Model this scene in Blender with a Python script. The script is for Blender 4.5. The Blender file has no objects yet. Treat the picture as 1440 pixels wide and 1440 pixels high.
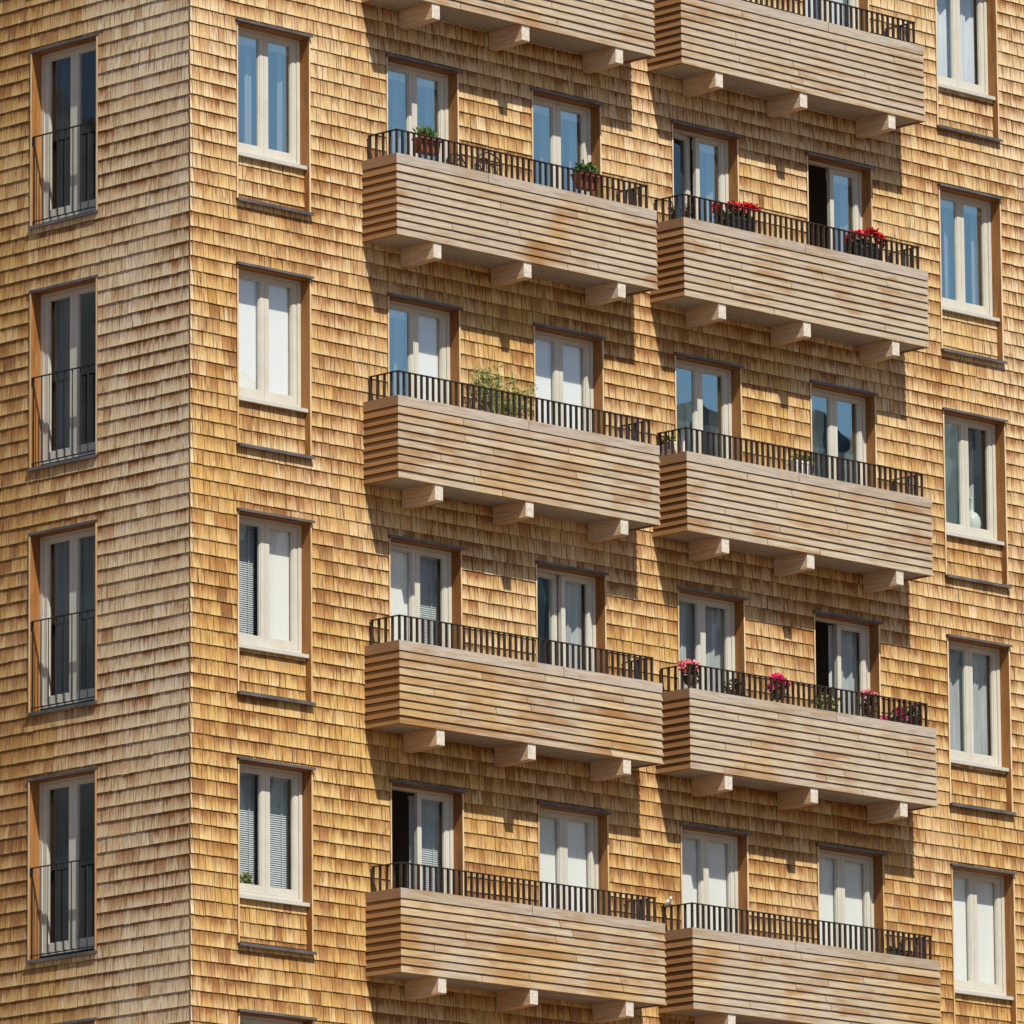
import bpy, bmesh, math, random
from mathutils import Vector, Matrix, noise
rng = random.Random(7)
sc = bpy.context.scene
COL = sc.collection

# ------------------------------------------------------------------ materials
def new_mat(name):
    m = bpy.data.materials.new(name); m.use_nodes = True
    nt = m.node_tree
    b = nt.nodes['Principled BSDF']
    return m, nt, b
class NG:
    def __init__(s, nt): s.nt = nt
    def n(s, t, **kw):
        x = s.nt.nodes.new(t)
        for k, v in kw.items(): setattr(x, k, v)
        return x
    def l(s, a, b): s.nt.links.new(a, b)
    def val(s, sock, v):
        if hasattr(v, 'is_linked') or hasattr(v, 'links'): s.l(v, sock)
        else: sock.default_value = v
    def math(s, op, a, b=0.0, clamp=False):
        x = s.n('ShaderNodeMath', operation=op, use_clamp=clamp)
        s.val(x.inputs[0], a); s.val(x.inputs[1], b); return x.outputs[0]
    def mix(s, f, a, b, mode='MIX'):
        x = s.n('ShaderNodeMix', data_type='RGBA', blend_type=mode)
        s.val(x.inputs[0], f)
        for i, v in ((6, a), (7, b)):
            if isinstance(v, tuple): x.inputs[i].default_value = (*v, 1)
            else: s.l(v, x.inputs[i])
        return x.outputs[2]
    def ramp(s, f, stops, interp='LINEAR'):
        x = s.n('ShaderNodeValToRGB'); x.color_ramp.interpolation = interp
        e = x.color_ramp.elements
        while len(e) < len(stops): e.new(.5)
        for i, (p, c) in enumerate(stops):
            e[i].position = p; e[i].color = (*c, 1) if len(c) == 3 else c
        s.l(f, x.inputs[0]); return x.outputs[0]
    def maprange(s, f, a, b, c=0.0, d=1.0):
        x = s.n('ShaderNodeMapRange', interpolation_type='SMOOTHSTEP')
        s.l(f, x.inputs[0]); x.inputs[1].default_value = a; x.inputs[2].default_value = b
        x.inputs[3].default_value = c; x.inputs[4].default_value = d; return x.outputs[0]
    def noise(s, vec, scale, detail=3.0, rough=.55):
        x = s.n('ShaderNodeTexNoise'); s.l(vec, x.inputs['Vector'])
        x.inputs['Scale'].default_value = scale; x.inputs['Detail'].default_value = detail
        x.inputs['Roughness'].default_value = rough; return x.outputs[0]
    def attr(s, name):
        return s.n('ShaderNodeAttribute', attribute_name=name).outputs['Fac']
    def comb(s, x, y, z):
        c = s.n('ShaderNodeCombineXYZ')
        for i, v in enumerate((x, y, z)): s.val(c.inputs[i], v)
        return c.outputs[0]

def mat_shingle():
    m, nt, b = new_mat('cedar_shingle'); g = NG(nt)
    rnd, rnd2, bl = g.attr('rnd'), g.attr('rnd2'), g.attr('bleach')
    uv = g.n('ShaderNodeUVMap').outputs[0]
    s = g.n('ShaderNodeSeparateXYZ'); g.l(uv, s.inputs[0]); u, v = s.outputs[0], s.outputs[1]
    off = g.math('MULTIPLY', rnd2, 37.0)
    base = g.ramp(rnd, [(0, (.20, .078, .022)), (.14, (.37, .175, .048)), (.4, (.51, .300, .088)), (.75, (.60, .400, .142)), (1, (.68, .52, .27))])
    grey = g.ramp(rnd, [(0, (.40, .22, .11)), (.2, (.64, .475, .315)), (.6, (.72, .60, .46)), (1, (.76, .665, .545))])
    col = g.mix(bl, base, grey)
    # grain: fine vertical fibres
    vec = g.comb(g.math('MULTIPLY', u, 150.0), g.math('ADD', g.math('MULTIPLY', v, 1.1), off), off)
    gr = g.maprange(g.noise(vec, 1.0, 3, .65), .32, .70)
    col = g.mix(1.0, col, g.ramp(gr, [(0, (.66, .58, .52)), (.5, (.95, .94, .93)), (1, (1.12, 1.13, 1.15))]), 'MULTIPLY')
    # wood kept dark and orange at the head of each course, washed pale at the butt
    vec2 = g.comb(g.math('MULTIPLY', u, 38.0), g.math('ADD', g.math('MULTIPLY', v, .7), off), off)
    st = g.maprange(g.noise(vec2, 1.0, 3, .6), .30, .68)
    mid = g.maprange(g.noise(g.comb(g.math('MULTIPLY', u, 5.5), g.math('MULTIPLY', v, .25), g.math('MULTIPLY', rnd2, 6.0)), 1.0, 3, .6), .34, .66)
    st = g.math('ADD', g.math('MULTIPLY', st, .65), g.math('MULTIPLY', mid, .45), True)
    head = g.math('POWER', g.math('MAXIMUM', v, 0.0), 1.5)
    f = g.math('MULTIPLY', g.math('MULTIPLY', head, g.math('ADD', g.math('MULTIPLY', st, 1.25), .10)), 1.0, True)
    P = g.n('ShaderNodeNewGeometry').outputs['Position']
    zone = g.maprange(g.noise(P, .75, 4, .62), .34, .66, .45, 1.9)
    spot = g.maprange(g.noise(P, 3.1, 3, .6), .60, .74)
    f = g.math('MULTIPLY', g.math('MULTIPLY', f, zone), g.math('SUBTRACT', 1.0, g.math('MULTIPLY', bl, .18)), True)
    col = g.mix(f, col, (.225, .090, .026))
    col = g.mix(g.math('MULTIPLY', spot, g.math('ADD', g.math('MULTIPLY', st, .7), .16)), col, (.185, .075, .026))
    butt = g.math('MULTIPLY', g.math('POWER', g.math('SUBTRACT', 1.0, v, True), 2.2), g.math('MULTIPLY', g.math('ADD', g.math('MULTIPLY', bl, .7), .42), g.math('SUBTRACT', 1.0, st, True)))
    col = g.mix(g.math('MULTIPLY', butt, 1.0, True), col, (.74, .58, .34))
    # a few dark tannin runs
    vec3 = g.comb(g.math('MULTIPLY', u, 46.0), g.math('ADD', g.math('MULTIPLY', v, .45), off), 3.0)
    run = g.maprange(g.noise(vec3, 1.0, 2, .5), .56, .68)
    col = g.mix(g.math('MULTIPLY', run, .78), col, (.15, .055, .018))
    g.l(col, b.inputs['Base Color'])
    b.inputs['Roughness'].default_value = .82
    b.inputs['Specular IOR Level'].default_value = .25
    bp = g.n('ShaderNodeBump'); bp.inputs['Strength'].default_value = .35; bp.inputs['Distance'].default_value = .004
    g.l(gr, bp.inputs['Height']); g.l(bp.outputs[0], b.inputs['Normal'])
    return m
def mat_plank(name, tones, stain, stain_amt, greyc, grey_bias, rough=.8):
    m, nt, b = new_mat(name); g = NG(nt)
    rnd, rnd2 = g.attr('rnd'), g.attr('rnd2')
    uv = g.n('ShaderNodeUVMap').outputs[0]
    s = g.n('ShaderNodeSeparateXYZ'); g.l(uv, s.inputs[0]); u, v = s.outputs[0], s.outputs[1]
    off = g.math('MULTIPLY', rnd2, 53.0)
    col = g.ramp(rnd, tones)
    P = g.n('ShaderNodeNewGeometry').outputs['Position']
    sz = g.n('ShaderNodeSeparateXYZ'); g.l(P, sz.inputs[0])
    hgt = g.maprange(g.math('ADD', sz.outputs[2], g.math('MULTIPLY', sz.outputs[0], .5)), -6.0, 8.0, -.10, .13)
    big = g.maprange(g.math('ADD', g.noise(P, .9, 2), hgt), .36 - grey_bias * .3, .64 - grey_bias * .3)
    col = g.mix(g.math('MULTIPLY', big, g.math('ADD', .85, g.math('MULTIPLY', g.attr('bleach'), -.7))), col, greyc)
    vec = g.comb(g.math('MULTIPLY', u, 3.0), g.math('MULTIPLY', v, 95.0), off)
    gr = g.maprange(g.noise(vec, 1.0, 4, .65), .3, .72)
    col = g.mix(1.0, col, g.ramp(gr, [(0, (.70, .63, .57)), (.5, (.97, .96, .95)), (1, (1.1, 1.1, 1.1))]), 'MULTIPLY')
    vs = g.comb(g.math('MULTIPLY', u, .9), g.math('MULTIPLY', v, 11.0), off)
    st = g.maprange(g.noise(vs, 1.0, 4, .65), .42, .66)
    side_mask = g.attr('bleach')
    col = g.mix(g.math('MULTIPLY', side_mask, .72), col, (.215, .092, .030))  # side boards darker and browner than the front
    blot = g.maprange(g.noise(P, 1.15, 3), .45, .60)
    col = g.mix(g.math('MULTIPLY', g.math('MULTIPLY', st, g.math('ADD', blot, .18, True)), stain_amt), col, stain)
    g.l(col, b.inputs['Base Color'])
    b.inputs['Roughness'].default_value = rough; b.inputs['Specular IOR Level'].default_value = .25
    bp = g.n('ShaderNodeBump'); bp.inputs['Strength'].default_value = .3; bp.inputs['Distance'].default_value = .003
    g.l(gr, bp.inputs['Height']); g.l(bp.outputs[0], b.inputs['Normal'])
    return m
def mat_plain(name, col, rough=.6, metal=0.0, var=.12, scale=6.0, spec=.4, col2=None):
    m, nt, b = new_mat(name); g = NG(nt)
    P = g.n('ShaderNodeNewGeometry').outputs['Position']
    n = g.maprange(g.noise(P, scale, 4), .3, .7)
    a = col; c = col2 or tuple(x * (1 - var * 2) for x in col)
    g.l(g.mix(n, c, a), b.inputs['Base Color'])
    b.inputs['Roughness'].default_value = rough; b.inputs['Metallic'].default_value = metal
    b.inputs['Specular IOR Level'].default_value = spec
    return m
def mat_leaf(name, c1, c2):
    m, nt, b = new_mat(name); g = NG(nt)
    r = g.attr('rnd')
    g.l(g.mix(r, c1, c2), b.inputs['Base Color']); b.inputs['Roughness'].default_value = .55
    b.inputs['Specular IOR Level'].default_value = .3
    return m
def mat_glass(name, refl, tint, wav):
    m, nt, b = new_mat(name); g = NG(nt); nt.nodes.remove(b)
    out = nt.nodes['Material Output']
    tr = g.n('ShaderNodeBsdfTransparent'); tr.inputs[0].default_value = (.94, .95, .945, 1)
    gl = g.n('ShaderNodeBsdfGlossy'); gl.inputs['Color'].default_value = (*tint, 1); gl.inputs['Roughness'].default_value = .004
    lw = g.n('ShaderNodeLayerWeight'); lw.inputs[0].default_value = .5
    fac = g.math('ADD', g.math('MULTIPLY', g.math('POWER', lw.outputs['Facing'], 5.0), 1 - refl), refl, True)
    P = g.n('ShaderNodeNewGeometry').outputs['Position']
    bp = g.n('ShaderNodeBump'); bp.inputs['Strength'].default_value = wav; bp.inputs['Distance'].default_value = .02
    g.l(g.noise(P, 2.2, 1), bp.inputs['Height']); g.l(bp.outputs[0], gl.inputs['Normal'])
    mx = g.n('ShaderNodeMixShader'); g.l(fac, mx.inputs[0]); g.l(tr.outputs[0], mx.inputs[1]); g.l(gl.outputs[0], mx.inputs[2])
    g.l(mx.outputs[0], out.inputs[0]); return m
def mat_fabric(name, col, trans=.35, fold=0.0):
    m, nt, b = new_mat(name); g = NG(nt); out = nt.nodes['Material Output']
    P = g.n('ShaderNodeNewGeometry').outputs['Position']
    s = g.n('ShaderNodeSeparateXYZ'); g.l(P, s.inputs[0])
    h = g.math('ADD', s.outputs[0], s.outputs[1])
    n = g.noise(g.comb(g.math('MULTIPLY', h, 30.0), g.math('MULTIPLY', s.outputs[2], .8), 0.0), 1.0, 2)
    c = g.mix(g.maprange(n, .3, .7), tuple(x * (1 - fold) for x in col), col)
    g.l(c, b.inputs['Base Color']); b.inputs['Roughness'].default_value = .9; b.inputs['Specular IOR Level'].default_value = .1
    t = g.n('ShaderNodeBsdfTranslucent'); g.l(c, t.inputs[0])
    mx = g.n('ShaderNodeMixShader'); mx.inputs[0].default_value = trans
    g.l(b.outputs[0], mx.inputs[1]); g.l(t.outputs[0], mx.inputs[2]); g.l(mx.outputs[0], out.inputs[0]); return m

M = {}
M['shingle'] = mat_shingle()
M['endgrain'] = mat_plain('dark_shingle_edge', (.075, .036, .018), .9, var=.2, scale=9)  # dark end grain, with the shade of the course gaps put into its colour
SH = [M['shingle'], M['endgrain']]
M['beamend'] = mat_plain('pale_beam_end', (.62, .56, .48), .75, var=.14, scale=26)  # beam end paler than the beam sides
M['plank'] = mat_plank('weathered_larch_board', [(0, (.25, .125, .045)), (.35, (.365, .232, .105)), (.7, (.42, .295, .155)), (1, (.45, .35, .22))],
                       (.255, .125, .044), .80, (.395, .34, .272), .30)
M['cap'] = mat_plank('grey_weathered_board', [(0, (.34, .27, .20)), (.5, (.41, .34, .27)), (1, (.46, .395, .33))], (.30, .18, .09), .7, (.415, .37, .325), .25)
M['soffit'] = mat_plank('grey_soffit_board', [(0, (.33, .29, .26)), (1, (.42, .38, .345))], (.30, .22, .16), .3, (.40, .37, .345), .2)
M['beam'] = mat_plank('glulam_beam_wood', [(0, (.58, .38, .235)), (1, (.66, .48, .33))], (.48, .27, .13), .35, (.64, .50, .37), .0)
M['reveal'] = mat_plank('oiled_reveal_board', [(0, (.235, .088, .022)), (.5, (.29, .122, .034)), (1, (.35, .165, .05))], (.15, .055, .016), .6, (.32, .145, .046), .0, .6)
M['trim'] = mat_plank('pale_trim_edge', [(0, (.55, .36, .16)), (1, (.68, .52, .32))], (.42, .24, .09), .4, (.66, .54, .38), .0)
M['frame'] = mat_plain('cream_frame_paint', (.53, .505, .445), .45, var=.05, scale=3)
M['sill'] = mat_plain('pale_sill_metal', (.50, .485, .45), .4, var=.05, scale=5)
M['flash'] = mat_plain('grey_sheet_metal', (.17, .16, .165), .42, .4, .2, 4)
M['rail'] = mat_plain('dark_brown_steel', (.045, .028, .022), .5, .0, .2, 8)
M['railgrey'] = mat_plain('black_steel_bar', (.022, .020, .020), .45, .0, .2, 8)
M['glass'] = mat_glass('window_glass', .19, (.72, .90, 1.0), .02)
M['glass_sky'] = mat_glass('sky_tinted_glass', .52, (.80, 1.0, 1.0), .012)  # blue of the mirrored sky put into the tint, reflectance raised
M['glass_dim'] = mat_glass('dim_window_glass', .085, (.85, .92, 1.0), .02)
M['blind'] = mat_fabric('white_roller_fabric', (.90, .89, .87), .08, .02)
M['pelmet'] = mat_fabric('rolled_blind_fabric', (.88, .90, .92), .2, .12)
M['slat'] = mat_plain('pale_blind_slat', (.56, .60, .63), .5, var=.04)
M['sheer'] = mat_fabric('sheer_grey_curtain', (.60, .64, .66), .15, .28)
M['sheerw'] = mat_fabric('sheer_white_curtain', (.78, .82, .85), .12, .16)
M['darkcur'] = mat_fabric('dark_green_curtain', (.075, .085, .075), .2, .45)
M['steelcur'] = mat_fabric('slate_blue_curtain', (.17, .20, .22), .25, .3)
M['room'] = mat_plain('room_plaster', (.34, .28, .24), .9, var=.05, scale=1)
M['roof'] = mat_plain('roof_felt', (.08, .08, .085), .9, var=.15, scale=2)
M['paving'] = mat_plain('warm_bounce_paving', (.21, .14, .092), .9, var=.12, scale=.7)  # unseen ground, reddened to warm the light bounced into the shade
M['terra'] = mat_plain('terracotta', (.36, .085, .04), .75, var=.2, scale=14)
M['blackpot'] = mat_plain('dark_grey_plastic', (.045, .045, .05), .5, var=.15, scale=10)
M['whitepot'] = mat_plain('white_glazed_ceramic', (.80, .79, .77), .3, var=.04, scale=8)
M['brownpot'] = mat_plain('brown_clay', (.13, .065, .04), .7, var=.2, scale=14)
M['soil'] = mat_plain('potting_soil', (.03, .02, .013), .95, var=.2, scale=20)
M['leaf'] = mat_leaf('plain_green_leaf', (.035, .075, .018), (.09, .16, .035))
M['leafd'] = mat_leaf('dark_green_leaf', (.02, .035, .014), (.05, .085, .028))
M['leafg'] = mat_leaf('grey_green_leaf', (.15, .19, .06), (.34, .37, .13))
M['leafy'] = mat_leaf('yellow_green_leaf', (.12, .16, .03), (.32, .34, .05))
M['red'] = mat_leaf('red_petal', (.42, .006, .01), (.72, .02, .035))
M['pink'] = mat_leaf('pink_petal', (.66, .13, .17), (.82, .34, .34))
M['magenta'] = mat_leaf('magenta_petal', (.62, .012, .11), (.85, .05, .22))
M['yellow'] = mat_leaf('yellow_petal', (.62, .38, .03), (.80, .58, .08))
M['wood'] = mat_plain('hazy_ridge_canopy', (.15, .165, .17), .9, var=.25, scale=.35)  # canopy greyed and lightened, haze put into the colour
M['vase'] = mat_plain('pale_celadon_glaze', (.62, .70, .66), .25, var=.05, scale=6)
M['beak'] = mat_plain('dark_wood', (.05, .035, .025), .6)

# ------------------------------------------------------------------ mesh builder
class MB:
    def __init__(s): s.v = []; s.f = []; s.r = []; s.r2 = []; s.b = []; s.uv = []; s.mi = []
    def quad(s, pts, uv=None, r=.5, r2=.5, b=0.0, mi=0):
        i = len(s.v); s.v += [tuple(p) for p in pts]; n = len(pts)
        s.f.append(tuple(range(i, i + n))); s.r.append(r); s.r2.append(r2); s.b.append(b); s.mi.append(mi)
        s.uv += uv if uv else [(0, 0)] * n
    def box(s, x0, x1, y0, y1, z0, z1, T=None, r=None, r2=None, b=0.0, mi=0, longz=False, skip=()):
        """axis box in local (a, d, z) put through T; the uv runs along the longest horizontal (or z)"""
        if r is None: r = rng.random()
        if r2 is None: r2 = rng.random()
        T = T or (lambda a, d, z: (a, d, z))
        P = lambda a, d, z: T(a, d, z)
        c = [(x0, y0, z0), (x1, y0, z0), (x1, y1, z0), (x0, y1, z0), (x0, y0, z1), (x1, y0, z1), (x1, y1, z1), (x0, y1, z1)]
        F = {'bot': (3, 2, 1, 0), 'top': (4, 5, 6, 7), 'f': (0, 1, 5, 4), 'r': (1, 2, 6, 5), 'bk': (2, 3, 7, 6), 'l': (3, 0, 4, 7)}
        for k, ids in F.items():
            if k in skip: continue
            pts = [c[i] for i in ids]
            if longz: uv = [(p[2], p[0] + p[1]) for p in pts]
            elif k in ('l', 'r'): uv = [(p[1], p[2]) for p in pts]
            elif k in ('bot', 'top'): uv = [(p[0], p[1]) for p in pts]
            else: uv = [(p[0], p[2]) for p in pts]
            s.quad([P(*p) for p in pts], uv, r, r2, b, mi)
    def tube(s, p, q, rad, n=6, r2=None, mi=0, rr=.5):
        p, q = Vector(p), Vector(q); d = (q - p).normalized()
        u = d.orthogonal().normalized(); w = d.cross(u); r2 = rad if r2 is None else r2
        A = [p + (u * math.cos(2 * math.pi * k / n) + w * math.sin(2 * math.pi * k / n)) * rad for k in range(n)]
        B = [q + (u * math.cos(2 * math.pi * k / n) + w * math.sin(2 * math.pi * k / n)) * r2 for k in range(n)]
        for k in range(n):
            j = (k + 1) % n; s.quad([A[k], A[j], B[j], B[k]], None, rr, rr, 0, mi)
        s.quad(list(reversed(A)), None, rr, rr, 0, mi); s.quad(B, None, rr, rr, 0, mi)
    def lathe(s, prof, c=(0, 0, 0), n=16, sx=1.0, sy=1.0, mi=0):
        rings = [[(c[0] + r * sx * math.cos(2 * math.pi * k / n), c[1] + r * sy * math.sin(2 * math.pi * k / n), c[2] + z) for k in range(n)] for r, z in prof]
        for a, b in zip(rings, rings[1:]):
            for k in range(n):
                j = (k + 1) % n; s.quad([a[k], a[j], b[j], b[k]], None, .5, .5, 0, mi)
        s.quad(list(reversed(rings[0])), None, .5, .5, 0, mi); s.quad(rings[-1], None, .5, .5, 0, mi)
    def build(s, name, mat, parent=None, smooth=False, weld=False):
        me = bpy.data.meshes.new(name); me.from_pydata(s.v, [], s.f)
        for n, vals in (('rnd', s.r), ('rnd2', s.r2), ('bleach', s.b)):
            a = me.attributes.new(n, 'FLOAT', 'FACE'); a.data.foreach_set('value', vals)
        ul = me.uv_layers.new(name='UVMap'); ul.data.foreach_set('uv', [c for p in s.uv for c in p])
        ms = mat if isinstance(mat, (list, tuple)) else [mat]
        for m in ms: me.materials.append(m)
        if len(ms) > 1: me.polygons.foreach_set('material_index', s.mi)
        if weld:
            bm = bmesh.new(); bm.from_mesh(me); bmesh.ops.remove_doubles(bm, verts=bm.verts, dist=1e-5)
            bmesh.ops.recalc_face_normals(bm, faces=bm.faces); bm.to_mesh(me); bm.free()
        if smooth: me.polygons.foreach_set('use_smooth', [True] * len(me.polygons))
        me.update(); o = bpy.data.objects.new(name, me); COL.objects.link(o)
        if parent: o.parent = parent
        return o
def empty(name, loc=(0, 0, 0), parent=None):
    o = bpy.data.objects.new(name, None); o.empty_display_size = .2; COL.objects.link(o); o.location = loc
    if parent: o.parent = parent
    return o
def tag(o, label=None, cat=None, group=None, kind=None):
    if label: o['label'] = label
    if cat: o['category'] = cat
    if group: o['group'] = group
    if kind: o['kind'] = kind
    return o

# ------------------------------------------------------------------ dimensions (metres; building corner on x=y=0)
ZH = 2.360           # window head of the reference storey
H = 3.0              # storey height
ZT, ZB = -1.410, -2.421   # balcony parapet top / bottom below a head
BD = .605            # balcony projection
CRS, ZL0 = .17985, 2.217  # shingle course height and a course line
GROUND = -24.0
TOP = 6.9
FLOORS = range(-1, 5)
WF, WR, WL = (.735, 1.955), (13.325, 14.545), (1.632, 2.846)
DA1, DA2, DB1, DB2 = (3.245, 4.485), (5.765, 6.999), (8.285, 9.508), (10.790, 12.030)
BA, BB = (2.843, 7.365), (7.870, 12.417)
head = lambda k: ZH - H * k
front = lambda a, d, z: (a, d, z)
left = lambda a, d, z: (d, a, z)
FRONT_X, LEFT_Y = 19.0, 8.0

# ------------------------------------------------------------------ shingle cladding
def fbm(x, y, s): return noise.noise(Vector((x * s, y * s, 3.7))) + .5 * noise.noise(Vector((x * s * 2.3, y * s * 2.3, 9.1)))
def bleach_front(a, z):
    b = .04 + .30 * min(1, max(0, (z + 9) / 12)) + .30 * fbm(a, z, .55)
    if a > 14.3: b += .28 * min(1, (a - 14.3) / .9) * min(1, max(0, (z + 10) / 8))
    return b
def bleach_left(a, z):
    t = min(1, max(0, (2.9 - a) / 2.2)); t = t * t * (3 - 2 * t)
    return .09 + .80 * t + .28 * fbm(a + 31, z, .6)
def tone_front(a, z): return .40 + .016 * (z + 10) + .22 * fbm(a + 7, z, .35)
def tone_left(a, z): return .46 - .06 * max(0, a - 1.6) + .012 * (z + 4) + .2 * fbm(a + 70, z, .4)
def shingles(mb, T, a0, a1, z0, z1, opens, bfun, tfun, thick, wmin=.085, wmax=.205, gmax=.0044, corner=False, d0=0.0, zphase=ZL0):
    i0 = math.floor((z0 - zphase) / CRS); i1 = math.ceil((z1 - zphase) / CRS)
    for i in range(i0, i1):
        zb = zphase + i * CRS; zt = zb + CRS
        if zt <= z0 or zb >= z1: continue
        rowj = rng.uniform(-.0025, .0025)
        cuts = sorted({a0, a1} | {c for o in opens for c in o[:2] if o[2] < zt and o[3] > zb and a0 < c < a1})
        a = a0
        segs = []
        for s0, s1 in zip(cuts, cuts[1:]):
            mid = (s0 + s1) / 2; zr = [(max(zb, z0), min(zt, z1))]
            for o in opens:
                if o[0] < mid < o[1]:
                    nz = []
                    for p, q in zr:
                        if o[3] <= p or o[2] >= q: nz.append((p, q)); continue
                        if o[2] > p: nz.append((p, o[2]))
                        if o[3] < q: nz.append((o[3], q))
                    zr = nz
            for p, q in zr: segs.append((s0, s1, p, q))
        for s0, s1, p, q in segs:
            if q - p < .012: continue
            x = s0; first = True
            while x < s1 - 1e-4:
                w = rng.uniform(wmin, wmax)
                if rng.random() < .18: w *= .6
                if corner and first and abs(s0 - a0) < 1e-6: w = rng.uniform(.022, .062)
                if s1 - x - w < .05: w = s1 - x
                e = x + w; gap = rng.uniform(.45, 1.0) * gmax
                jz = rowj + rng.uniform(-.0018, .0018) if p <= zb + 1e-6 else 0
                if rng.random() < .03: jz -= .005
                tb = d0 - .004 - thick + rng.uniform(-.15, .15) * thick; tt = d0 - .004 + rng.uniform(-.08, .08) * thick
                tw = rng.uniform(-.10, .10) * thick
                lo, hi = p + jz, q + .004
                r = min(1, max(0, rng.gauss(tfun((x + e) / 2, p), .15))); r2 = rng.random()
                if rng.random() < .035: r *= .25
                bl = min(1, max(0, bfun((x + e) / 2, p) + rng.uniform(-.13, .13)))
                if corner and first and abs(s0 - a0) < 1e-6: bl = min(1, bl + rng.uniform(.25, .85)); r = max(r, rng.uniform(.4, .8))
                vb, vt = (p - zb) / CRS, min(1, (q - zb) / CRS)
                ft, ftt = tb, tb + (tt - tb) * vt
                fb = tb + (tt - tb) * vb
                xa, xb = x + gap, e - gap
                if xb - xa < .01: x = e; first = False; continue
                A, B = T(xa, fb + tw, lo), T(xb, fb - tw, lo)
                C, D = T(xb, ftt - tw, hi), T(xa, ftt + tw, hi)
                Ai, Bi, Ci, Di = T(xa, d0 + .003, lo), T(xb, d0 + .003, lo), T(xb, d0 + .003, hi), T(xa, d0 + .003, hi)
                uo = x
                mb.quad([A, B, C, D], [(xa, vb), (xb, vb), (xb, vt), (xa, vt)], r, r2, bl)
                mb.quad([Ai, Bi, B, A], [(xa, .95), (xb, .95), (xb, 1), (xa, 1)], r, r2, 0, 1)
                mb.quad([Ai, A, D, Di], [(xa, vb), (xa + .02, vb), (xa + .02, vt), (xa, vt)], r, r2, 0, 1)
                mb.quad([B, Bi, Ci, C], [(xa, vb), (xa + .02, vb), (xa + .02, vt), (xa, vt)], r, r2, 0, 1)
                x = e; first = False
def backing(mb, T, a0, a1, z0, z1, opens, d=.004):
    zs = sorted({z0, z1} | {z for o in opens for z in o[2:4]}); As = sorted({a0, a1} | {a for o in opens for a in o[:2]})
    for p, q in zip(zs, zs[1:]):
        for s, e in zip(As, As[1:]):
            mz, ma = (p + q) / 2, (s + e) / 2
            if any(o[0] < ma < o[1] and o[2] < mz < o[3] for o in opens): continue
            mb.quad([T(s, d, p), T(e, d, p), T(e, d, q), T(s, d, q)], [(s, .8), (e, .8), (e, 1), (s, 1)], .1, .5, 0)

B = empty('apartment_building', (0, 0, GROUND))
tag(B, 'tall apartment building clad in golden brown wooden shingles with projecting slatted balconies', 'apartment building')
B_inv = Matrix.Translation((0, 0, -GROUND))
def part(mb, name, mat, parent=None, **kw):
    """a part of the building, modelled in world coordinates"""
    o = mb.build(name, mat, parent or B, **kw)
    if parent is None: o.matrix_parent_inverse = B_inv
    return o
def part_empty(name):
    o = empty(name, (0, 0, 0), B); o.matrix_parent_inverse = B_inv; return o

fo, lo_ = [], []
for k in FLOORS:
    h = head(k)
    for w in (WF, WR): fo.append((w[0], w[1], h - 2.218, h))
    for w in (DA1, DA2, DB1, DB2): fo.append((w[0], w[1], h - 2.26, h))
    lo_.append((WL[0], WL[1], h - 2.205, h))
mb = MB(); shingles(mb, front, -.021, FRONT_X, GROUND, TOP, fo, bleach_front, tone_front, .0130, corner=True); backing(mb, front, 0, FRONT_X, GROUND, TOP, fo)
part(mb, 'shingle_wall', SH)
mb = MB(); shingles(mb, left, .0, LEFT_Y, GROUND, TOP, lo_, bleach_left, tone_left, .0108, wmin=.10, wmax=.23, gmax=.0024); backing(mb, left, 0, LEFT_Y, GROUND, TOP, lo_)
part(mb, 'shingle_wall', SH)
# far walls, roof and the rooms behind the windows
mb = MB()
mb.box(.02, FRONT_X, LEFT_Y - .2, LEFT_Y, GROUND, TOP, r=.5); mb.box(FRONT_X - .2, FRONT_X, .02, LEFT_Y - .2, GROUND, TOP, r=.5)
part(mb, 'rear_wall', M['shingle'])
mb = MB(); mb.box(-.06, FRONT_X + .06, -.06, LEFT_Y + .06, TOP, TOP + .14); part(mb, 'roof', M['roof'])
mb = MB()
for k in range(-2, 6):
    z = head(k) - 2.24; mb.box(.25, FRONT_X - .21, .25, LEFT_Y - .21, z - .26, z)
for x in (2.75, 5.12, 7.62, 10.15, 12.75, 15.4): mb.box(x - .05, x + .05, .25, 4.4, GROUND + .5, TOP - .1)
mb.box(.25, FRONT_X - .21, 4.4, 4.5, GROUND + .5, TOP - .1)
part(mb, 'room_interior', M['room'])

# ------------------------------------------------------------------ windows and balcony doors
def rot_leaf(T, ah, dh, ang, sgn=1):
    ca, sa = math.cos(ang), math.sin(ang)
    def R(a, d, z):
        u, v = (a - ah) * sgn, d - dh
        return T(ah + sgn * (u * ca - v * sa), dh + (u * sa + v * ca), z)
    return R
def sash(parent, T, a0, a1, z0, z1, glass, d=.150, low=.085):
    mb = MB(); s = .068; bd = .014
    def ring(p0, p1, q0, q1, w, wb, dd0, dd1):
        mb.box(p0, p0 + w, dd0, dd1, q0, q1, T); mb.box(p1 - w, p1, dd0, dd1, q0, q1, T)
        mb.box(p0 + w, p1 - w, dd0, dd1, q1 - min(w, .045), q1, T); mb.box(p0 + w, p1 - w, dd0, dd1, q0, q0 + wb, T)
    ring(a0, a1, z0, z1, s, low, d, d + .055)
    ring(a0 + s, a1 - s, z0 + low, z1 - .045, bd, bd, d + .012, d + .045)
    o = part(mb, 'sash', M['frame'], parent)
    g = MB(); gd = d + .028
    g.quad([T(a0 + s, gd, z0 + low), T(a1 - s, gd, z0 + low), T(a1 - s, gd, z1 - .045), T(a0 + s, gd, z1 - .045)])
    part(g, 'glass_pane', glass, parent)
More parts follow.
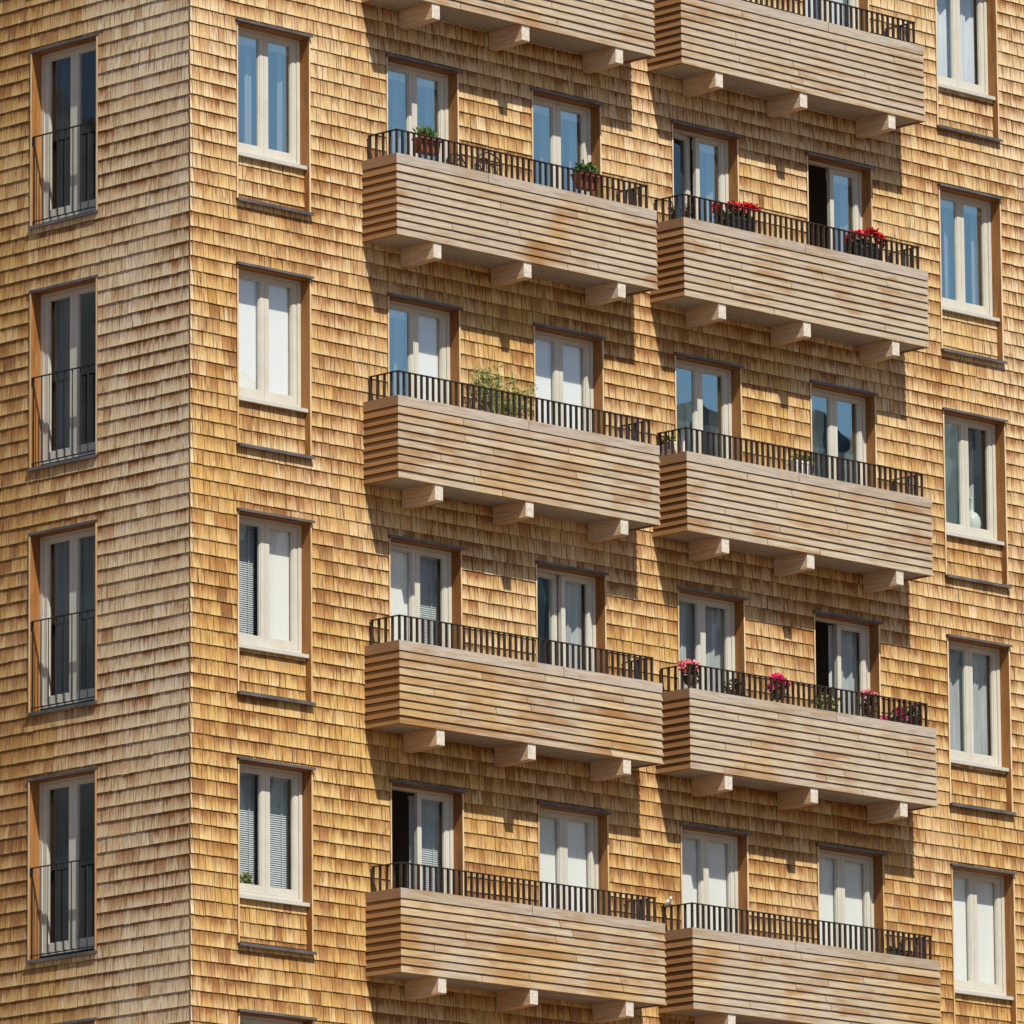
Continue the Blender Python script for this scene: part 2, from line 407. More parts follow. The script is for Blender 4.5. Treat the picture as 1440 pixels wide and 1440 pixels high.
def curtain(parent, T, a0, a1, z0, z1, mat, name='curtain', d=.30, amp=.025, freq=34.0, ph=0.0):
    mb = MB(); n = 36; pts = []
    for i in range(n + 1):
        a = a0 + (a1 - a0) * i / n
        pts.append((a, d + amp * (math.sin(a * freq + ph) + .5 * math.sin(a * freq * 2.1 + ph * 2))))
    for (p, q), (p2, q2) in zip(pts, pts[1:]):
        mb.quad([T(p, q, z0), T(p2, q2, z0), T(p2, q2, z1), T(p, q, z1)])
    part(mb, name, mat, parent, weld=True, smooth=True)
def slats(parent, T, a0, a1, z0, z1, d=.315):
    mb = MB(); n = int((z1 - z0) / .026); pit = (z1 - z0) / n; ca, sa = .0135 * math.cos(1.12), .0135 * math.sin(1.12)
    for i in range(n):
        z = z0 + pit * (i + .5)
        mb.quad([T(a0, d - ca, z - sa), T(a1, d - ca, z - sa), T(a1, d + ca, z + sa), T(a0, d + ca, z + sa)])
    for f in (.18, .78):
        a = a0 + (a1 - a0) * f; mb.box(a - .006, a + .006, d - .017, d - .015, z0, z1, T)
    mb.box(a0, a1, d - .02, d + .02, z1, z1 + .03, T); mb.box(a0, a1, d - .014, d + .014, z0 - .015, z0, T)
    part(mb, 'venetian_blind', M['slat'], parent)
SAY = {'white': 'white roller blind drawn down', 'sky': 'blue sky mirrored in the glass', 'skylow': 'blue and grey reflections in the glass', 'ven': 'pale venetian blind',
       'sheer': 'grey sheer curtain', 'sheerw': 'pale sheer curtain', 'dark': 'dark green curtain', 'slate': 'slate grey curtain', 'open': 'leaf standing open on a dark room', 'ajar': 'leaf ajar', 'shut': 'leaf ajar', 'clear': 'clear glass and a vase behind it'}
def opening(kind, T, w, k, L, R, label=None):
    """kind: window | balcony_door | french_window ; L, R say what hangs behind each sash"""
    h = head(k); a0, a1 = w; W = part_empty(kind)
    nm = [SAY[c[0] if isinstance(c, tuple) else c] for c in (L, R)]
    W['label'] = '%s with %s' % (kind.replace('_', ' '), nm[0] + (' on both sides' if nm[0] == nm[1] else ' and ' + nm[1]))
    bot = {'window': -2.218, 'balcony_door': -2.24, 'french_window': -2.205}[kind]
    sb = {'window': -1.600, 'balcony_door': -2.20, 'french_window': -2.13}[kind]
    pj = .028 if T is left else .062
    # reveal boards round the hole, proud of the shingles by their pale edge
    mb = MB(); t = .020
    mb.box(a0, a0 + t, -.022, .20, h + bot, h - .030, T, longz=True); mb.box(a1 - t, a1, -.022, .20, h + bot, h - .030, T, longz=True)
    mb.box(a0, a1, -.020, .20, h - .030, h - .008, T)
    for s in (a0, a1 - t): mb.box(s - .001, s + t + .001, -.0265, -.0225, h + bot, h - .031, T, longz=True, mi=1)
    part(mb, 'reveal', [M['reveal'], M['trim']], W)
    mb = MB(); mb.box(a0 - .015, a1 + .015, -pj, .012, h - .007, h + .006, T); mb.box(a0 - .015, a1 + .015, -pj - .0025, -pj + .0035, h - .026, h - .0075, T)
    part(mb, 'head_flashing', M['flash'], W)
    i0, i1 = a0 + t, a1 - t; zt, zb = h - .031, h + sb
    mb = MB(); f = .052; d0, d1 = .138, .215
    mb.box(i0, i0 + f, d0, d1, zb, zt, T); mb.box(i1 - f, i1, d0, d1, zb, zt, T)
    mb.box(i0 + f, i1 - f, d0, d1, zt - .034, zt, T); mb.box(i0 + f, i1 - f, d0, d1, zb, zb + .04, T)
    part(mb, 'frame', M['frame'], W)
    s0, s1, y0, y1 = i0 + f + .004, i1 - f - .004, zb + .044, zt - .037
    mid = (s0 + s1) / 2
    for side, c, x0, x1 in ((0, L, s0, mid - .002), (1, R, mid + .002, s1)):
        what, arg = (c if isinstance(c, tuple) else (c, None))
        Ts = T
        if arg: Ts = rot_leaf(T, x0, .15, arg) if side == 0 else rot_leaf(T, x1, .15, arg, -1)
        sky = what in ('sky', 'skylow', 'ajar')
        sash(W, Ts, x0, x1, y0, y1, M['glass_sky'] if sky else M['glass_dim'] if kind == 'french_window' else M['glass'])
        xi0, xi1 = x0 + .02, x1 - .02
        if what == 'white':
            mb = MB(); mb.box(xi0, xi1, .222, .225, y0 + .03, y1 - .02, T); mb.box(xi0, xi1, .216, .230, y0 + .012, y0 + .03, T)
            part(mb, 'roller_blind', M['blind'], W)
        elif what == 'sky':
            mb = MB(); mb.box(xi0, xi1, .216, .240, y1 - .15, y1 - .03, T)
            for q in range(3): mb.box(xi0, xi1, .208 + .004 * q, .2155, y1 - .15 + .036 * q, y1 - .122 + .036 * q, T)
            part(mb, 'rolled_blind', M['pelmet'], W)
            curtain(W, T, xi1 - .13, xi1 + .03, y0, y1 - .05, M['sheer'], d=.33, ph=k + side)
        elif what == 'skylow':
            curtain(W, T, xi0, xi1, y0, y0 + (y1 - y0) * .66, M['steelcur'], d=.245, amp=.006, ph=k + side)
        elif what == 'ven': slats(W, T, xi0, xi1, y0 + .03, y1 - .05)
        elif what == 'sheer': curtain(W, T, xi0 - .02, xi1 + .02, y0, y1, M['sheer'], ph=k * 2.0 + side)
        elif what == 'sheerw': curtain(W, T, xi0 - .02, xi1 + .02, y0, y1, M['sheerw'], ph=k * 2.0 + side)
        elif what == 'dark': curtain(W, T, xi0 + (.22 if side else 0), xi1 - (0 if side else .16), y0, y1, M['darkcur'], d=.36, ph=k * 3.0 + side)
        elif what == 'clear': curtain(W, T, xi1 - .16, xi1 + .03, y0, y1, M['sheer'], d=.50, ph=k + side)
        elif what == 'slate': curtain(W, T, xi0, xi1, y0, y1, M['steelcur'], ph=k * 3.0 + side)
    if kind == 'window':
        mb = MB(); zs = h + sb
        A, Bq = i0 + .001, i1 - .001
        for (p, q, r, s) in (((.17, zs - .001), (.012, zs - .018), (.012, zs - .062), (.17, zs - .045)),):
            for x0, x1 in ((A, Bq),):
                P = [(p[0], p[1]), (q[0], q[1]), (q[0], r[1]), (s[0], s[1] - .02)]
                lo2 = [T(x0, *c) for c in P]; hi2 = [T(x1, *c) for c in P]
                for j in range(4):
                    jj = (j + 1) % 4; mb.quad([lo2[j], lo2[jj], hi2[jj], hi2[j]])
                mb.quad(lo2); mb.quad(hi2)
        part(mb, 'sill', M['sill'], W)
        mb = MB(); shingles(mb, T, i0 + .001, i1 - .001, h - 2.17, h + sb - .045, [], bleach_front, tone_front, .0125, d0=.078)
        mb.quad([T(i0, .084, h - 2.19), T(i1, .084, h - 2.19), T(i1, .084, h + sb - .02), T(i0, .084, h + sb - .02)], [(0, .9)] * 4, .1)
        part(mb, 'apron_panel', SH, W)
    if kind != 'balcony_door':
        mb = MB(); zz = h + bot
        mb.box(a0 - .012, a1 + .012, -pj - .010, .135, zz - .004, zz + .010, T); mb.box(a0 - .012, a1 + .012, -pj - .013, -pj - .004, zz - .028, zz - .0045, T)
        part(mb, 'bottom_flashing', M['flash'], W)
    if kind == 'french_window':
        mb = MB(); zr = h - 1.075; zl = h + bot + .06
        mb.box(a0 + t + .004, a1 - t - .004, -.012, .018, zr - .012, zr, T)
        mb.box(a0 + t + .004, a1 - t - .004, -.006, .012, zl, zl + .012, T)
        n = 9
        for q in range(n):
            a = a0 + t + .03 + (a1 - a0 - 2 * t - .06) * q / (n - 1)
            mb.tube(T(a, .003, zl - .05 if q in (0, n - 1) else zl), T(a, .003, zr - .012), .0075, 6)
        for a in (a0 + t + .012, a1 - t - .012): mb.box(a - .008, a + .008, -.016, .022, zr - .10, zr - .013, T)
        part(mb, 'guard_railing', M['railgrey'], W)
    return W

F_ = {-1: ('sky', 'sky'), 0: ('sky', 'sky'), 1: ('white', 'white'), 2: ('ven', 'white'), 3: ('ven', 'ven'), 4: ('dark', 'dark')}
R_ = {-1: ('sheerw', 'sheerw'), 0: ('sky', 'sky'), 1: ('skylow', 'clear'), 2: ('sheer', 'sheer'), 3: ('white', 'white'), 4: ('sheer', 'sheer')}
L_ = {-1: ('dark', 'dark'), 0: ('dark', 'dark'), 1: ('dark', 'slate'), 2: ('slate', 'slate'), 3: ('dark', 'dark'), 4: ('dark', 'dark')}
A1_ = {-1: ('sky', 'sky'), 0: ('sky', 'sky'), 1: ('sky', 'white'), 2: ('white', 'ven'), 3: (('open', 1.35), 'ven'), 4: ('ven', 'ven')}
A2_ = {-1: ('sky', 'sky'), 0: ('sky', 'sky'), 1: ('white', 'white'), 2: (('ajar', .13), 'sheer'), 3: ('white', 'white'), 4: ('sheer', 'sheer')}
B1_ = {-1: ('white', 'sky'), 0: (('shut', .17), 'sky'), 1: ('skylow', 'skylow'), 2: ('sheer', 'sheer'), 3: ('white', 'white'), 4: ('sheer', 'sheer')}
B2_ = {-1: ('sheerw', 'sheerw'), 0: (('open', 1.15), 'sky'), 1: ('skylow', 'skylow'), 2: (('open', 1.4), 'sheer'), 3: ('white', 'white'), 4: ('sheer', 'sheer')}
for k in FLOORS:
    opening('window', front, WF, k, *F_[k]); opening('window', front, WR, k, *R_[k])
    opening('french_window', left, WL, k, *L_[k])
    for w, d in ((DA1, A1_), (DA2, A2_), (DB1, B1_), (DB2, B2_)): opening('balcony_door', front, w, k, *d[k])

# ------------------------------------------------------------------ balconies
def sweep(mb, x0, x1, dep, prof, r=.5, r2=.5, joints=None):
    """profile (offset, z) run round left side, front and right side of a balcony with mitred corners"""
    def path(o): return [(x0 - o, -.002), (x0 - o, -dep - o), (x1 + o, -dep - o), (x1 + o, -.002)]
    n = len(prof)
    for sidx in range(3):
        cuts = [0.0, 1.0]; tones = [(r, r2)]
        if sidx == 1 and joints: cuts = [0.0] + joints + [1.0]; tones = [(rng.random(), rng.random()) for _ in range(len(cuts) - 1)]
        elif sidx != 1: tones = [(rng.random() * .55, rng.random())]
        for c in range(len(cuts) - 1):
            rr, q2 = tones[c]
            for i in range(n):
                o1, z1 = prof[i]; o2, z2 = prof[(i + 1) % n]
                pa, pb = path(o1), path(o2)
                def at(p, t): a, b = p[sidx], p[sidx + 1]; return (a[0] + (b[0] - a[0]) * t, a[1] + (b[1] - a[1]) * t)
                e = .0008 if joints and sidx == 1 else 0
                t0, t1 = cuts[c] + (e if c else 0), cuts[c + 1] - (e if c < len(cuts) - 2 else 0)
                A, Bp, C, D = at(pa, t0), at(pa, t1), at(pb, t1), at(pb, t0)
                Ln = (x1 - x0) if sidx == 1 else dep
                u0, u1 = t0 * Ln + sidx * 7, t1 * Ln + sidx * 7
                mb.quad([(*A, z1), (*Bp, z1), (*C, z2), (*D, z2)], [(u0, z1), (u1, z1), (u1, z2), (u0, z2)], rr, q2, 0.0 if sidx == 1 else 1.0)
def balcony(x0, x1, k):
    h = head(k); zt, zb = h + ZT, h + ZB; Bc = part_empty('balcony')
    mb = MB(); n = 9; cap = .122; bh = (zt - cap - zb) / n; th = .03
    for i in range(n):
        z0 = zb + i * bh; z1 = z0 + bh
        j = sorted(rng.uniform(.12, .88) for _ in range(rng.choice((1, 1, 2))))
        if len(j) == 2 and j[1] - j[0] < .2: j = j[:1]
        o = rng.uniform(-.0015, .0015)
        sweep(mb, x0, x1, BD, [(.015 + o, z0), (-.004 + o, z1 - .0075), (-.03, z1 - .0075), (-.03, z0)], joints=j)
    part(mb, 'slatted_cladding', M['plank'], Bc)
    mb = MB(); sweep(mb, x0, x1, BD, [(.010, zt - cap), (.010, zt), (-.105, zt), (-.105, zt - cap)], joints=[rng.uniform(.3, .7)])
    part(mb, 'parapet_cap', M['cap'], Bc)
    mb = MB()
    sweep(mb, x0, x1, BD, [(-.031, zt - cap - .001), (-.031, zb + .03), (-.085, zb + .03), (-.085, zt - cap - .001)])
    part(mb, 'parapet_lining', M['soffit'], Bc)
    mb = MB(); ny = 5; yy = BD - .031
    for q in range(ny):
        ya = -yy + q * yy / ny; mb.box(x0 + .031, x1 - .031, ya + .0015, ya + yy / ny - .0015, zb + .012, zb + .045)
    mb.box(x0 + .086, x1 - .086, -BD + .086, -.002, zb + .046, zb + .19)
    part(mb, 'floor_slab', M['soffit'], Bc)
    for f in (.707, (x1 - x0) / 2, x1 - x0 - .60):
        m2 = MB(); cx = x0 + f - .02; w = .067; e = -.602; ztop, zbot = zb + .0115, zb - .202
        prof = [(-.026, ztop), (-.026, zbot - .012), (-.20, zbot - .012), (-.36, zbot - .004), (-.46, zbot), (e + .012, zbot), (e, zbot + .012), (e, ztop)]
        a = [(cx - w, y, z) for y, z in prof]; b = [(cx + w, y, z) for y, z in prof]; r, r2 = rng.random(), rng.random()
        m2.quad(a, list(prof), r, r2); m2.quad(list(reversed(b)), list(reversed(prof)), r, r2)
        for i in range(len(prof)):
            j = (i + 1) % len(prof); m2.quad([a[i], b[i], b[j], a[j]], [(prof[i][1], 0), (prof[i][1], .14), (prof[j][1], .14), (prof[j][1], 0)], r, r2, 0, 1 if i == len(prof) - 2 else 0)
        part(m2, 'support_beam', [M['beam'], M['beamend']], Bc)
    # railing: flat bars under a flat handrail, returned to the wall at both ends
    mb = MB(); ins = .082; zr = zt + .326; xa, xb, yf = x0 + ins, x1 - ins, -BD + ins
    mb.box(xa - .022, xb + .022, yf - .022, yf + .022, zr - .010, zr)
    for x in (xa, xb): mb.box(x - .022, x + .022, yf + .0225, -.03, zr - .0102, zr - .0002)
    n = round((xb - xa) / .1)
    for i in range(n + 1):
        x = xa + (xb - xa) * i / n; mb.box(x - .009, x + .009, yf - .017, yf + .017, zt - .06, zr - .0105)
    for x in (xa, xb):
        for i in range(1, 5): y = yf + (-.05 - yf) * i / 4; mb.box(x - .017, x + .017, y - .009, y + .009, zt - .06, zr - .0105)
    part(mb, 'railing', M['rail'], Bc)
    return Bc
for k in FLOORS:
    if k == 4: continue
    balcony(*BA, k); balcony(*BB, k)

# ------------------------------------------------------------------ things on the balconies
def leaves(mb, c, rad, n, size, mi=0, seed=0, flat=.35, up=0.0, hollow=.0):
    R = random.Random(seed)
    for _ in range(n):
        while True:
            p = Vector((R.uniform(-1, 1), R.uniform(-1, 1), R.uniform(-1, 1)))
            if hollow <= p.length <= 1: break
        p = Vector((p.x * rad[0], p.y * rad[1], p.z * rad[2])) + Vector(c)
        d = Vector((R.gauss(0, 1), R.gauss(0, 1), R.gauss(0, 1) * .6 + up)).normalized()
        s = size * R.uniform(.6, 1.3); w = d.orthogonal().normalized(); w.rotate(Matrix.Rotation(R.uniform(0, 6.28), 3, d)); b = d.cross(w)
        r = R.random()
        mb.quad([p, p + d * s * .5 + w * s * flat + b * s * .06, p + d * s, p + d * s * .5 - w * s * flat + b * s * .06], None, r, r, 0, mi)
def umbels(mb, pts, rad, n, size, mi, seed):
    R = random.Random(seed)
    for q, c in enumerate(pts):
        leaves(mb, c, (rad * R.uniform(.8, 1.2), rad, rad * .75), n, size, mi, seed * 31 + q, .5, .2, .45)
def stems(mb, c0, tips, rad, mi):
    for t in tips: mb.tube(c0, t, rad, 4, rad * .6, mi)
def planter_box(name, x, y, z, wid, dep, hei, mat, label, cat, group, ribs=4, hooks=None):
    t = empty(name, (x, y, z)); tag(t, label, cat, group)
    mb = MB(); k = .82; w, d = wid / 2, dep / 2
    lo2 = [(-w * k, -d * k, 0), (w * k, -d * k, 0), (w * k, d * k, 0), (-w * k, d * k, 0)]
    hi2 = [(-w, -d, hei), (w, -d, hei), (w, d, hei), (-w, d, hei)]
    mb.quad(list(reversed(lo2)))
    for i in range(4): j = (i + 1) % 4; mb.quad([lo2[i], lo2[j], hi2[j], hi2[i]])
    ins = .012
    hin = [(p[0] - math.copysign(ins, p[0]), p[1] - math.copysign(ins, p[1]), hei) for p in hi2]
    for i in range(4): j = (i + 1) % 4; mb.quad([hi2[i], hi2[j], hin[j], hin[i]]); 
    dn = [(p[0], p[1], hei - .03) for p in hin]
    for i in range(4): j = (i + 1) % 4; mb.quad([hin[i], hin[j], dn[j], dn[i]])
    mb.box(-w - .006, w + .006, -d - .006, -d - .0005, hei - .028, hei + .002); mb.box(-w - .006, w + .006, d + .0005, d + .006, hei - .028, hei + .002)
    for i in range(ribs):
        xx = -w * .85 + 2 * w * .85 * i / max(1, ribs - 1)
        mb.quad([(xx - .008, -d * k - .007, .012), (xx + .008, -d * k - .007, .012), (xx + .008, -d - .004, hei - .03), (xx - .008, -d - .004, hei - .03)])
    mb.build('box', mat, t)
    s = MB(); s.quad([(p[0], p[1], hei - .022) for p in hin]); s.build('soil', M['soil'], t)
    if hooks is not None:
        m2 = MB()
        for xx in (-w * .6, w * .6):
            m2.box(xx - .01, xx + .01, -d - .012, -d - .0065, hei * .3, hooks + .004)
            m2.box(xx - .01, xx + .01, -d - .06, -d - .0065, hooks + .0045, hooks + .0085)
        m2.build('hook', M['rail'], t)
    return t
def pot(name, x, y, z, r, hei, mat, label, cat, group=None, n=18, hook=None):
    t = empty(name, (x, y, z)); tag(t, label, cat, group)
    mb = MB(); mb.lathe([(r * .70, 0), (r * .74, .004), (r * .95, hei * .86), (r * 1.06, hei * .87), (r * 1.06, hei), (r * .94, hei), (r * .90, hei * .88)], n=n)
    mb.build('pot', mat, t, weld=True)
    s = MB(); s.lathe([(r * .89, hei * .865), (r * .89, hei * .88)], n=n); s.build('soil', M['soil'], t, weld=True)
    if hook:
        hx, hy, hz = hook; m2 = MB()
        if hx: m2.box(-hx, -r * 1.07, -.008, .008, hz + .001, hz + .005); m2.box(-r * 1.07 - .004, -r * 1.07, -.008, .008, hei * .5, hz + .0005)
        else: m2.box(-.008, .008, -hy, -r * 1.07, hz + .001, hz + .005); m2.box(-.008, .008, -r * 1.07 - .004, -r * 1.07, hei * .5, hz + .0005)
        m2.build('hook', M['rail'], t)
    return t
zc = lambda k: head(k) + ZT           # top of a parapet
YR = -BD + .082 + .022                # inner edge of the handrail
G1 = 'planters hanging on the balcony railings'
# terracotta boxes, top row
for x, sd, lab, up in ((3.55, 3, 'terracotta planter with spiky green plant on the railing before the left blue balcony door', 1.6),
                       (6.315, 5, 'terracotta planter with low bushy green plant on the railing, right of the garden chairs', .3)):
    t = planter_box('hanging_planter', x, -.405, zc(0) + .140, .35, .15, .178, M['terra'], lab, 'planter', G1, 4, .326 - .140)
    mb = MB(); leaves(mb, (0, 0, .235), (.165, .07, .075), 240, .075, 0, sd, .16 if up > 1 else .32, up); mb.build('foliage', M['leaf'], t)
# red geraniums
for x, w, sd, lab in ((9.04, .58, 11, 'dark planter of red geraniums standing beside the open balcony door, trailing at its left end'),
                      (11.44, .54, 13, 'dark planter with a dense mound of red geraniums near the right end of the balcony')):
    t = planter_box('geranium_planter', x, -.395, zc(0) + .002, w, .17, .20, M['blackpot'], lab, 'planter', 'dark planters of red geraniums', 5, .324)
    mb = MB(); leaves(mb, (-.04, 0, .22), (w * .52, .10, .07), 330, .055, 0, sd, .45); leaves(mb, (-w * .5, -.02, .13), (.09, .07, .11), 90, .055, 0, sd + 50, .45)
    mb.build('foliage', M['leafd'], t)
    R = random.Random(sd); mb = MB()
    if sd == 11: pts = [(-.36, -.03, .26), (-.37, -.04, .20), (-.12, -.02, .30), (-.05, 0, .29), (.02, -.03, .31), (.20, -.02, .345), (.27, 0, .35), (.34, -.02, .33), (.06, -.05, .25)]
    else: pts = [(-.34, -.04, .19), (-.22, 0, .30), (-.12, -.02, .31), (-.02, -.02, .32), (.14, 0, .39), (.20, -.02, .37), (.25, -.02, .34), (.29, -.03, .30), (.31, -.04, .25), (.26, -.05, .27)]
    umbels(mb, [(a, b, c + .045) for a, b, c in pts], .060, 95, .036, 0, sd); mb.build('blossoms', M['red'], t)
# small bare pots at the left corner of that balcony
for i, (x, y, r, lab) in enumerate(((8.03, -.27, .05, 'small dark clay pot with a twiggy plant, left corner of the red geranium balcony'),
                                    (8.11, -.43, .05, 'smaller dark clay pot with dry sprigs just right of the twiggy corner pot'))):
    t = pot('clay_pot', x, y, zc(0) + .002, r, .10, M['brownpot'], lab, 'flower pot', 'small clay pots in the balcony corner', hook=((x - 7.94, 0, .324) if i == 0 else (0, y + .535 , .324)))
    mb = MB(); leaves(mb, (0, 0, .15), (.07, .06, .07), 70, .05, 0, 60 + i, .2, .8); mb.build('foliage', M['leafd'], t)
# tall garden chairs on the top left balcony
def garden_chair(x, y, rz, hgt, label):
    t = empty('garden_chair', (x, y, zc(0) - .82)); t.rotation_euler = (0, 0, rz); tag(t, label, 'chair', 'metal garden chairs on the balcony')
    mb = MB()
    for i in range(6): mb.box(-.19, .19, -.17 + i * .058, -.125 + i * .058, .44, .455)
    mb.build('seat', M['rail'], t)
    mb = MB(); pts = [(-.20, .17, .44), (-.20, .19, hgt - .10), (-.13, .20, hgt - .02), (0, .20, hgt + .03), (.13, .20, hgt - .02), (.20, .19, hgt - .10), (.20, .17, .44)]
    for p, q in zip(pts, pts[1:]): mb.tube(p, q, .011, 6)
    for xx, tz in ((-.10, hgt - .01), (0, hgt + .02), (.10, hgt - .01)): mb.tube((xx, .18, .46), (xx, .20, tz), .009, 5)
    for zz in (.70, hgt - .12): mb.tube((-.20, .18, zz), (.20, .18, zz), .011, 5)
    mb.tube((-.19, .19, hgt - .13), (.19, .18, .72), .008, 5); mb.tube((.19, .19, hgt - .13), (-.19, .18, .72), .008, 5)
    mb.build('backrest', M['rail'], t)
    for sx, sy in ((-1, -1), (1, -1), (-1, 1), (1, 1)):
        m2 = MB(); m2.tube((sx * .185, sy * .16, .44), (sx * .20, sy * .19, 0), .012, 6); m2.build('leg', M['rail'], t)
garden_chair(4.42, -.26, .15, 1.14, 'lower-backed dark metal garden chair behind the railing between two terracotta planters')
garden_chair(4.93, -.27, -.1, 1.24, 'dark metal garden chair whose arched back rises above the railing between terracotta planters')
# big feathery plant, second row
t = pot('tall_pot', 4.96, -.29, zc(1) - .628, .17, .40, M['brownpot'], 'large pot of feathery grey green plant with yellow flecks on the balcony between two doors', 'potted plant')
mb = MB(); R = random.Random(91); tips = []
for i in range(44):
    tp = (R.uniform(-.46, .46), R.uniform(-.13, .17), R.uniform(.88, 1.30)); tips.append(tp)
stems(mb, (0, 0, .36), tips, .006, 0)
for i, tp in enumerate(tips): leaves(mb, (tp[0], tp[1], tp[2] - .10), (.07, .05, .15), 34, .06, 0, 200 + i, .14, .5)
mb.build('foliage', M['leafg'], t)
mb = MB(); umbels(mb, [(a + .02, b, c + .02) for a, b, c in tips[::4]], .022, 16, .02, 0, 97); mb.build('blossoms', M['yellow'], t)
# white pots, second row of the right balconies
for i, (x, y, r, hh, lab) in enumerate(((7.97, -.07, .055, .17, 'white pot of yellow green leaves in the balcony corner, nearest the wall'),
                                        (7.97, -.205, .055, .19, 'white pot with a yellow bloom, middle one in the balcony corner'),
                                        (7.975, -.40, .055, .22, 'plain white pot at the very corner of the railing'))):
    t = pot('white_pot', x + .06, y, zc(1) + .004 - .0, r, hh, M['whitepot'], lab, 'flower pot', 'white pots in the balcony corner', hook=(x + .06 - 7.94, 0, .322))
    if i < 2:
        mb = MB(); leaves(mb, (0, 0, hh + .04), (.06, .06, .05), 60, .045, 0, 300 + i, .35, .6); mb.build('foliage', M['leafy'], t)
t = planter_box('white_planter', 10.21, -.40, zc(1) + .004, .40, .15, .20, M['whitepot'], 'white planter of yellow green flowers on the railing left of the reflecting balcony door', 'planter', None, 2, .322)
mb = MB(); leaves(mb, (0, 0, .24), (.20, .07, .065), 170, .05, 0, 331, .35, .5); mb.build('foliage', M['leafy'], t)
mb = MB(); umbels(mb, [(-.12, 0, .27), (.03, 0, .30), (.15, -.01, .29)], .03, 20, .025, 0, 333); mb.build('blossoms', M['yellow'], t)
# pink and magenta flowers, third row
def hanging_plant(x, z, col, pts, lab, seed, fol, zoff=0.0, spread=(.13, .09, .14), n=130, grp='flower baskets along the balcony railing'):
    t = empty('flower_basket', (x, -.41, zc(2) + z)); tag(t, lab, 'flower basket', grp)
    mb = MB(); mb.lathe([(.02, -.12), (.06, -.10), (.085, -.04), (.09, 0), (.082, 0), (.07, -.03)], n=14); mb.build('basket', M['brownpot'], t, weld=True)
    mb = MB(); mb.box(-.008, .008, -.105, -.097, -.06, .33 - z - .004 + .004); mb.box(-.008, .008, -.15, -.0975, .3305 - z, .3345 - z); mb.build('hook', M['rail'], t)
    mb = MB(); leaves(mb, (0, 0, .0), spread, n, .055, 0, seed, .4); mb.build('foliage', fol, t)
    if col:
        mb = MB(); umbels(mb, pts, .058, 85, .036, 0, seed); mb.build('blossoms', col, t)
hanging_plant(8.08, .20, M['pink'], [(-.12, 0, .13), (-.04, 0, .16), (.05, 0, .16), (.12, 0, .13), (-.13, -.03, .08)], 'basket of pale pink geraniums hanging near the left corner of the railing', 401, M['leafd'])
hanging_plant(8.92, .12, None, [], 'basket of green trailing foliage without flowers between pink and magenta blooms', 403, M['leafd'], spread=(.20, .09, .15), n=190)
hanging_plant(9.69, .20, M['magenta'], [(-.09, 0, .15), (0, 0, .18), (.07, 0, .15), (-.05, -.03, .11), (.11, -.02, .09), (-.17, -.04, .03)], 'basket of bright magenta geraniums hanging in front of the shingled wall between doors', 407, M['leafd'])
hanging_plant(10.56, .12, None, [], 'wide basket of yellowish green foliage hanging in front of the open dark doorway', 409, M['leafg'], spread=(.27, .09, .16), n=260)
hanging_plant(11.37, .19, M['pink'], [(-.08, 0, .15), (0, 0, .17), (.06, 0, .16)], 'basket with a single rosy pink bloom in front of the door jamb', 411, M['leafd'], spread=(.13, .08, .15))
hanging_plant(11.92, .11, M['magenta'], [(-.05, -.02, .05), (.04, -.02, .06), (-.02, -.03, -.03), (.05, -.03, -.01), (-.27, -.02, -.05), (.0, -.03, .10), (.02, -.05, .02)], 'basket of magenta blooms hanging low near the right end of the railing', 413, M['leafd'], spread=(.20, .08, .12))
hanging_plant(12.20, .15, None, [], 'basket of dark drooping foliage with yellowish tips at the right end of the railing', 419, M['leafd'], spread=(.14, .08, .13), n=130)
# small white bird ornament at the corner of the lowest right balcony
t = empty('bird_ornament', (7.952, -.10, zc(3) + .326)); tag(t, 'small white bird ornament perched on the left end of the lowest right balcony railing', 'ornament')
mb = MB()
prof = [(.004, -.075), (.022, -.06), (.034, -.03), (.036, 0), (.030, .03), (.018, .05), (.004, .058)]
n = 12; rings = [[(r * math.cos(6.2832 * j / n) * .8 - .0, zz * .85 , .045 + r * math.sin(6.2832 * j / n) - zz * .35) for j in range(n)] for r, zz in prof]
for a, b in zip(rings, rings[1:]):
    for j in range(n): q = (j + 1) % n; mb.quad([a[j], a[q], b[q], b[j]])
mb.lathe([(.003, -.024), (.018, -.015), (.023, 0), (.018, .016), (.003, .023)], (0, -.062, .092), 12)
mb.build('body', M['whitepot'], t, weld=True, smooth=True)
mb = MB(); mb.tube((0, -.082, .092), (0, -.112, .086), .006, 6, .001); mb.build('beak', M['beak'], t)
mb = MB(); mb.quad([(-.012, .04, .03), (.012, .04, .03), (.022, .115, -.005), (-.022, .115, -.005)]); mb.quad([(-.012, .04, .024), (.012, .04, .024), (.022, .115, -.011), (-.022, .115, -.011)]); mb.build('tail', M['beak'], t)
for sx in (-.012, .012):
    mb = MB(); mb.tube((sx, -.005, .02), (sx, -.008, .0), .003, 5); mb.build('leg', M['beak'], t)
# low pots at the right end of the lowest right balcony
for i, (x, lab) in enumerate(((11.80, 'low dark planter of sparse leaves on the lowest right balcony, nearer the door'),
                              (12.07, 'low dark planter of drooping leaves at the right end of the lowest right balcony'))):
    t = planter_box('low_planter', x, -.40, zc(3) + .002, (.26, .18)[i], .11, .05, M['blackpot'], lab, 'planter', 'low dark planters on the lowest balcony', 3, .32)
    mb = MB(); leaves(mb, (0, 0, .08), ((.12, .08)[i], .05, .045), (70, 30)[i], .05, 0, 500 + i, .3, .4); mb.build('foliage', M['leafd'], t)
